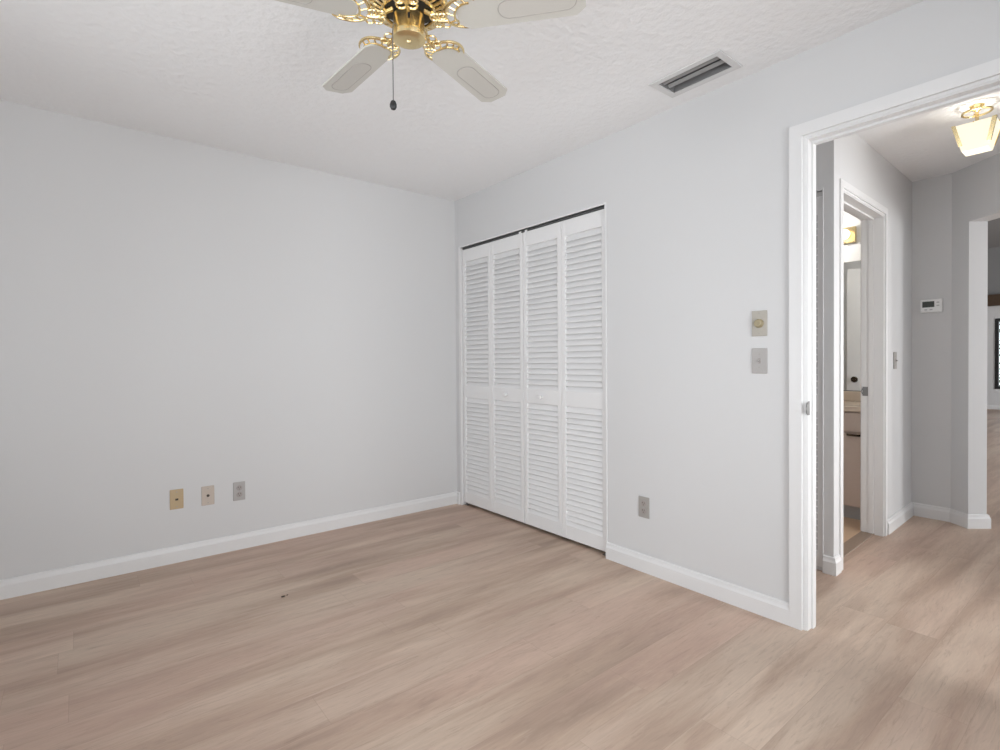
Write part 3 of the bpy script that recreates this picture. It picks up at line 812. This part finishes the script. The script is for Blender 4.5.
# ------------------------------------------------------------------ wall plates
def plate(name, label, cat, loc, rz, mat, kind, group=None, w=0.068, h=0.114):
    r = thing(name, label, cat, loc, rz, group)
    bm = B(); bm_box(bm, -w / 2, w / 2, -0.006, -0.0003, 0, h, 0.0025)
    obj('cover_plate', bm, mat, r)
    c = h / 2
    def screw(z):
        bm = B(); bm_lathe(bm, [(0.003, -0.006), (0.003, -0.0072), (0.0, -0.0075)], 12, (0, 0, z), 'Y'); obj('screw', bm, M['greyplate2'], r)
    if kind == 'phone':
        bm = B(); bm_box(bm, -0.009, 0.009, -0.009, -0.005, c - 0.010, c + 0.010, 0.001); j = obj('jack', bm, M['tan'], r)
        bm = B(); bm_box(bm, -0.0075, 0.0075, -0.0096, -0.0088, c - 0.006, c + 0.005); obj('jack_opening', bm, M['slot'], j)
        screw(c + 0.042); screw(c - 0.042)
    if kind == 'coax':
        bm = B(); bm_lathe(bm, [(0.008, -0.006), (0.008, -0.009), (0.0055, -0.0095), (0.0055, -0.017), (0.003, -0.0172), (0.0, -0.0165)], 12, (0, 0, c), 'Y')
        obj('coax_jack', bm, M['slot'], r); screw(c + 0.042); screw(c - 0.042)
    if kind == 'duplex':
        for dz in (0.020, -0.020):
            bm = B(); bm_lathe(bm, [(0.0165, -0.0055), (0.0165, -0.0082), (0.0155, -0.0088), (0.0, -0.0088)], 20, (0, 0, c + dz), 'Y'); s = obj('socket', bm, M['plateface'], r)
            bm = B()
            for xx, hh in ((-0.006, 0.008), (0.006, 0.0065)):
                bm_box(bm, xx - 0.0012, xx + 0.0012, -0.0094, -0.0086, c + dz + 0.001, c + dz + 0.001 + hh)
            bm_lathe(bm, [(0.0022, -0.0094), (0.0022, -0.0086)], 10, (0, 0, c + dz - 0.006), 'Y')
            obj('slots', bm, M['slot'], s)
        screw(c)
    if kind == 'toggle':
        bm = B(); bm_box(bm, -0.006, 0.006, -0.0075, -0.0055, c - 0.013, c + 0.013, 0.0006); s = obj('switch_slot', bm, M['plateface'], r)
        bm = B(); bm_box(bm, -0.004, 0.004, -0.017, -0.006, c - 0.005, c + 0.004, 0.001, Matrix.Rotation(math.radians(28), 3, 'X')); obj('toggle', bm, M['greyplate'], s)
        screw(c + 0.030); screw(c - 0.030)
    if kind == 'dimmer':
        bm = B(); bm_lathe(bm, [(0.020, -0.0055), (0.020, -0.010), (0.0175, -0.012), (0.0165, -0.024), (0.014, -0.026), (0.0, -0.026)], 28, (0, 0, c), 'Y'); obj('dimmer_knob', bm, M['dimknob'], r, True)
        screw(c + 0.045); screw(c - 0.045)
    return r
plate('phone_jack_plate', 'tan phone jack plate, leftmost of three low wall plates on the back wall', 'wall plate', (0.443, YA, 0.307), 0, M['tan'], 'phone')
plate('coax_plate', 'almond cable plate with a dark centre jack, middle of three low wall plates', 'wall plate', (0.603, YA, 0.302), 0, M['almond'], 'coax')
plate('power_outlet', 'grey duplex outlet, rightmost of three low wall plates on the back wall', 'outlet', (0.774, YA, 0.301), 0, M['greyplate'], 'duplex')
plate('power_outlet', 'warm grey duplex outlet low on the wall between closet and doorway', 'outlet', (XB, 1.727, 0.294), -math.pi / 2, M['greyplate2'], 'duplex')
plate('dimmer_switch', 'round-knob dimmer switch plate, upper of two beside the doorway', 'light switch', (XB, 1.106, 1.254), -math.pi / 2, M['dimplate'], 'dimmer')
plate('light_switch', 'grey toggle light switch plate directly below the dimmer', 'light switch', (XB, 1.106, 1.086), -math.pi / 2, M['greyplate'], 'toggle')
hs = CW(1.165, 0)
plate('light_switch', 'pale toggle light switch in the hall beside the bathroom doorway', 'light switch', (hs.x, hs.y, 1.08), CA, M['greyplate2'], 'toggle')

th = thing('thermostat', 'white digital thermostat with dark screen on the hall wall', 'thermostat', (XT, 0.988, 1.478), -math.pi / 2)
bm = B(); bm_box(bm, -0.062, 0.062, -0.026, -0.0005, 0, 0.092, 0.005)
cs = obj('case', bm, M['white_plastic'], th)
bm = B(); bm_box(bm, -0.050, 0.018, -0.0275, -0.025, 0.036, 0.078, 0.0005)
obj('screen', bm, M['lcd'], cs)
for (bx_, bz_) in ((0.038, 0.068), (0.038, 0.046), (-0.030, 0.019), (0.0, 0.019)):
    bm = B(); bm_box(bm, bx_ - 0.008, bx_ + 0.008, -0.0285, -0.0255, bz_ - 0.004, bz_ + 0.004, 0.001)
    obj('button', bm, M['grey_button'], cs)

# ------------------------------------------------------------------ hall lantern
LX, LY = 3.60, 0.566
ln = thing('ceiling_lantern', 'glowing brass and frosted glass lantern on the hall ceiling', 'ceiling light', (LX, LY, H))
bm = B(); bm_lathe(bm, [(0.030, -0.0005), (0.030, -0.006), (0.022, -0.014), (0.012, -0.030), (0.0, -0.036)], 36)
obj('ceiling_plate', bm, M['brass'], ln, True)
bm = B(); bm_tube(bm, [(0.058 * math.cos(2 * math.pi * k / 40), 0.058 * math.sin(2 * math.pi * k / 40), -0.034) for k in range(40)], 0.0055, 8, True)
for k in range(3):
    a = 2 * math.pi * k / 3 + 0.4
    bm_tube(bm, [(0.016 * math.cos(a), 0.016 * math.sin(a), -0.020), (0.057 * math.cos(a), 0.057 * math.sin(a), -0.034)], 0.0025, 6)
obj('ring', bm, M['brass'], ln, True)
bm = B(); bm_tube(bm, [(0, 0, -0.036), (0, 0, -0.108)], 0.008, 10)
bm_tube(bm, [(-0.086, 0, -0.105), (0.086, 0, -0.105)], 0.003, 6); bm_tube(bm, [(0, -0.086, -0.105), (0, 0.086, -0.105)], 0.003, 6)
obj('stem', bm, M['brass'], ln, True)
tz, bz, tw, bw = -0.105, -0.232, 0.083, 0.052
for k in range(4):
    a = k * math.pi / 2; R = Matrix.Rotation(a, 3, 'Z')
    bm = B()
    q = [(-tw, -tw, tz), (tw, -tw, tz), (bw, -bw, bz), (-bw, -bw, bz)]
    A = [bm.verts.new(R @ Vector(p)) for p in q]; Bv = [bm.verts.new(R @ Vector((p[0] * 0.985, p[1] + 0.003, p[2]))) for p in q]
    bm.faces.new(A); bm.faces.new(list(reversed(Bv)))
    for i in range(4): bm.faces.new((A[i], Bv[i], Bv[(i + 1) % 4], A[(i + 1) % 4]))
    obj('glass_pane', bm, M['pane_glow'], ln)
    bm = B()
    f = 0.80; e = (tw + (bw - tw) * f)
    p0 = R @ Vector((-tw - 0.002, -tw - 0.002, tz + 0.003)); p1 = R @ Vector((-e - 0.002, -e - 0.002, tz + (bz - tz) * f))
    d = (p1 - p0)
    for ax in (Vector((1, 0, 0)), Vector((0, 1, 0))):
        n = R @ ax * 0.015
        oth = R @ (Vector((0, 1, 0)) if ax.x else Vector((1, 0, 0))) * 0.003
        vs = [p0 - oth * 0, p0 + n, p1 + n, p1]
        A = [bm.verts.new(v_ - oth * 0.6) for v_ in vs]; Bv = [bm.verts.new(v_ + oth * 0.4) for v_ in vs]
        bm.faces.new(A); bm.faces.new(list(reversed(Bv)))
        for i in range(4): bm.faces.new((A[i], Bv[i], Bv[(i + 1) % 4], A[(i + 1) % 4]))
    obj('corner_strap', bm, M['brass'], ln)
bm = B(); bm_sphere(bm, (0, 0, -0.150), 0.024, 14, 10, (1, 1, 1.3))
obj('bulb', bm, M['bulb_glow'], ln, True)
point_light('lantern_light', (LX, LY, H - 0.115), 1.7, (1.0, 0.97, 0.92), 0.02)
point_light('lantern_light_low', (LX, LY, H - 0.32), 0.6, (1.0, 0.98, 0.95), 0.06)

# ------------------------------------------------------------------ speck on the floor
bm = B(); bm_sphere(bm, (0, 0, 0.003), 0.008, 10, 6, (1.3, 0.7, 0.4)); bm_sphere(bm, (0.022, 0.006, 0.002), 0.004, 8, 5, (1.2, 0.8, 0.45))
sp_ = obj('floor_debris', bm, M['slot'])
sp_.location = (0.776, 2.667, 0)
sp_['label'] = 'tiny dark scrap lying on the bedroom floor'; sp_['category'] = 'debris'
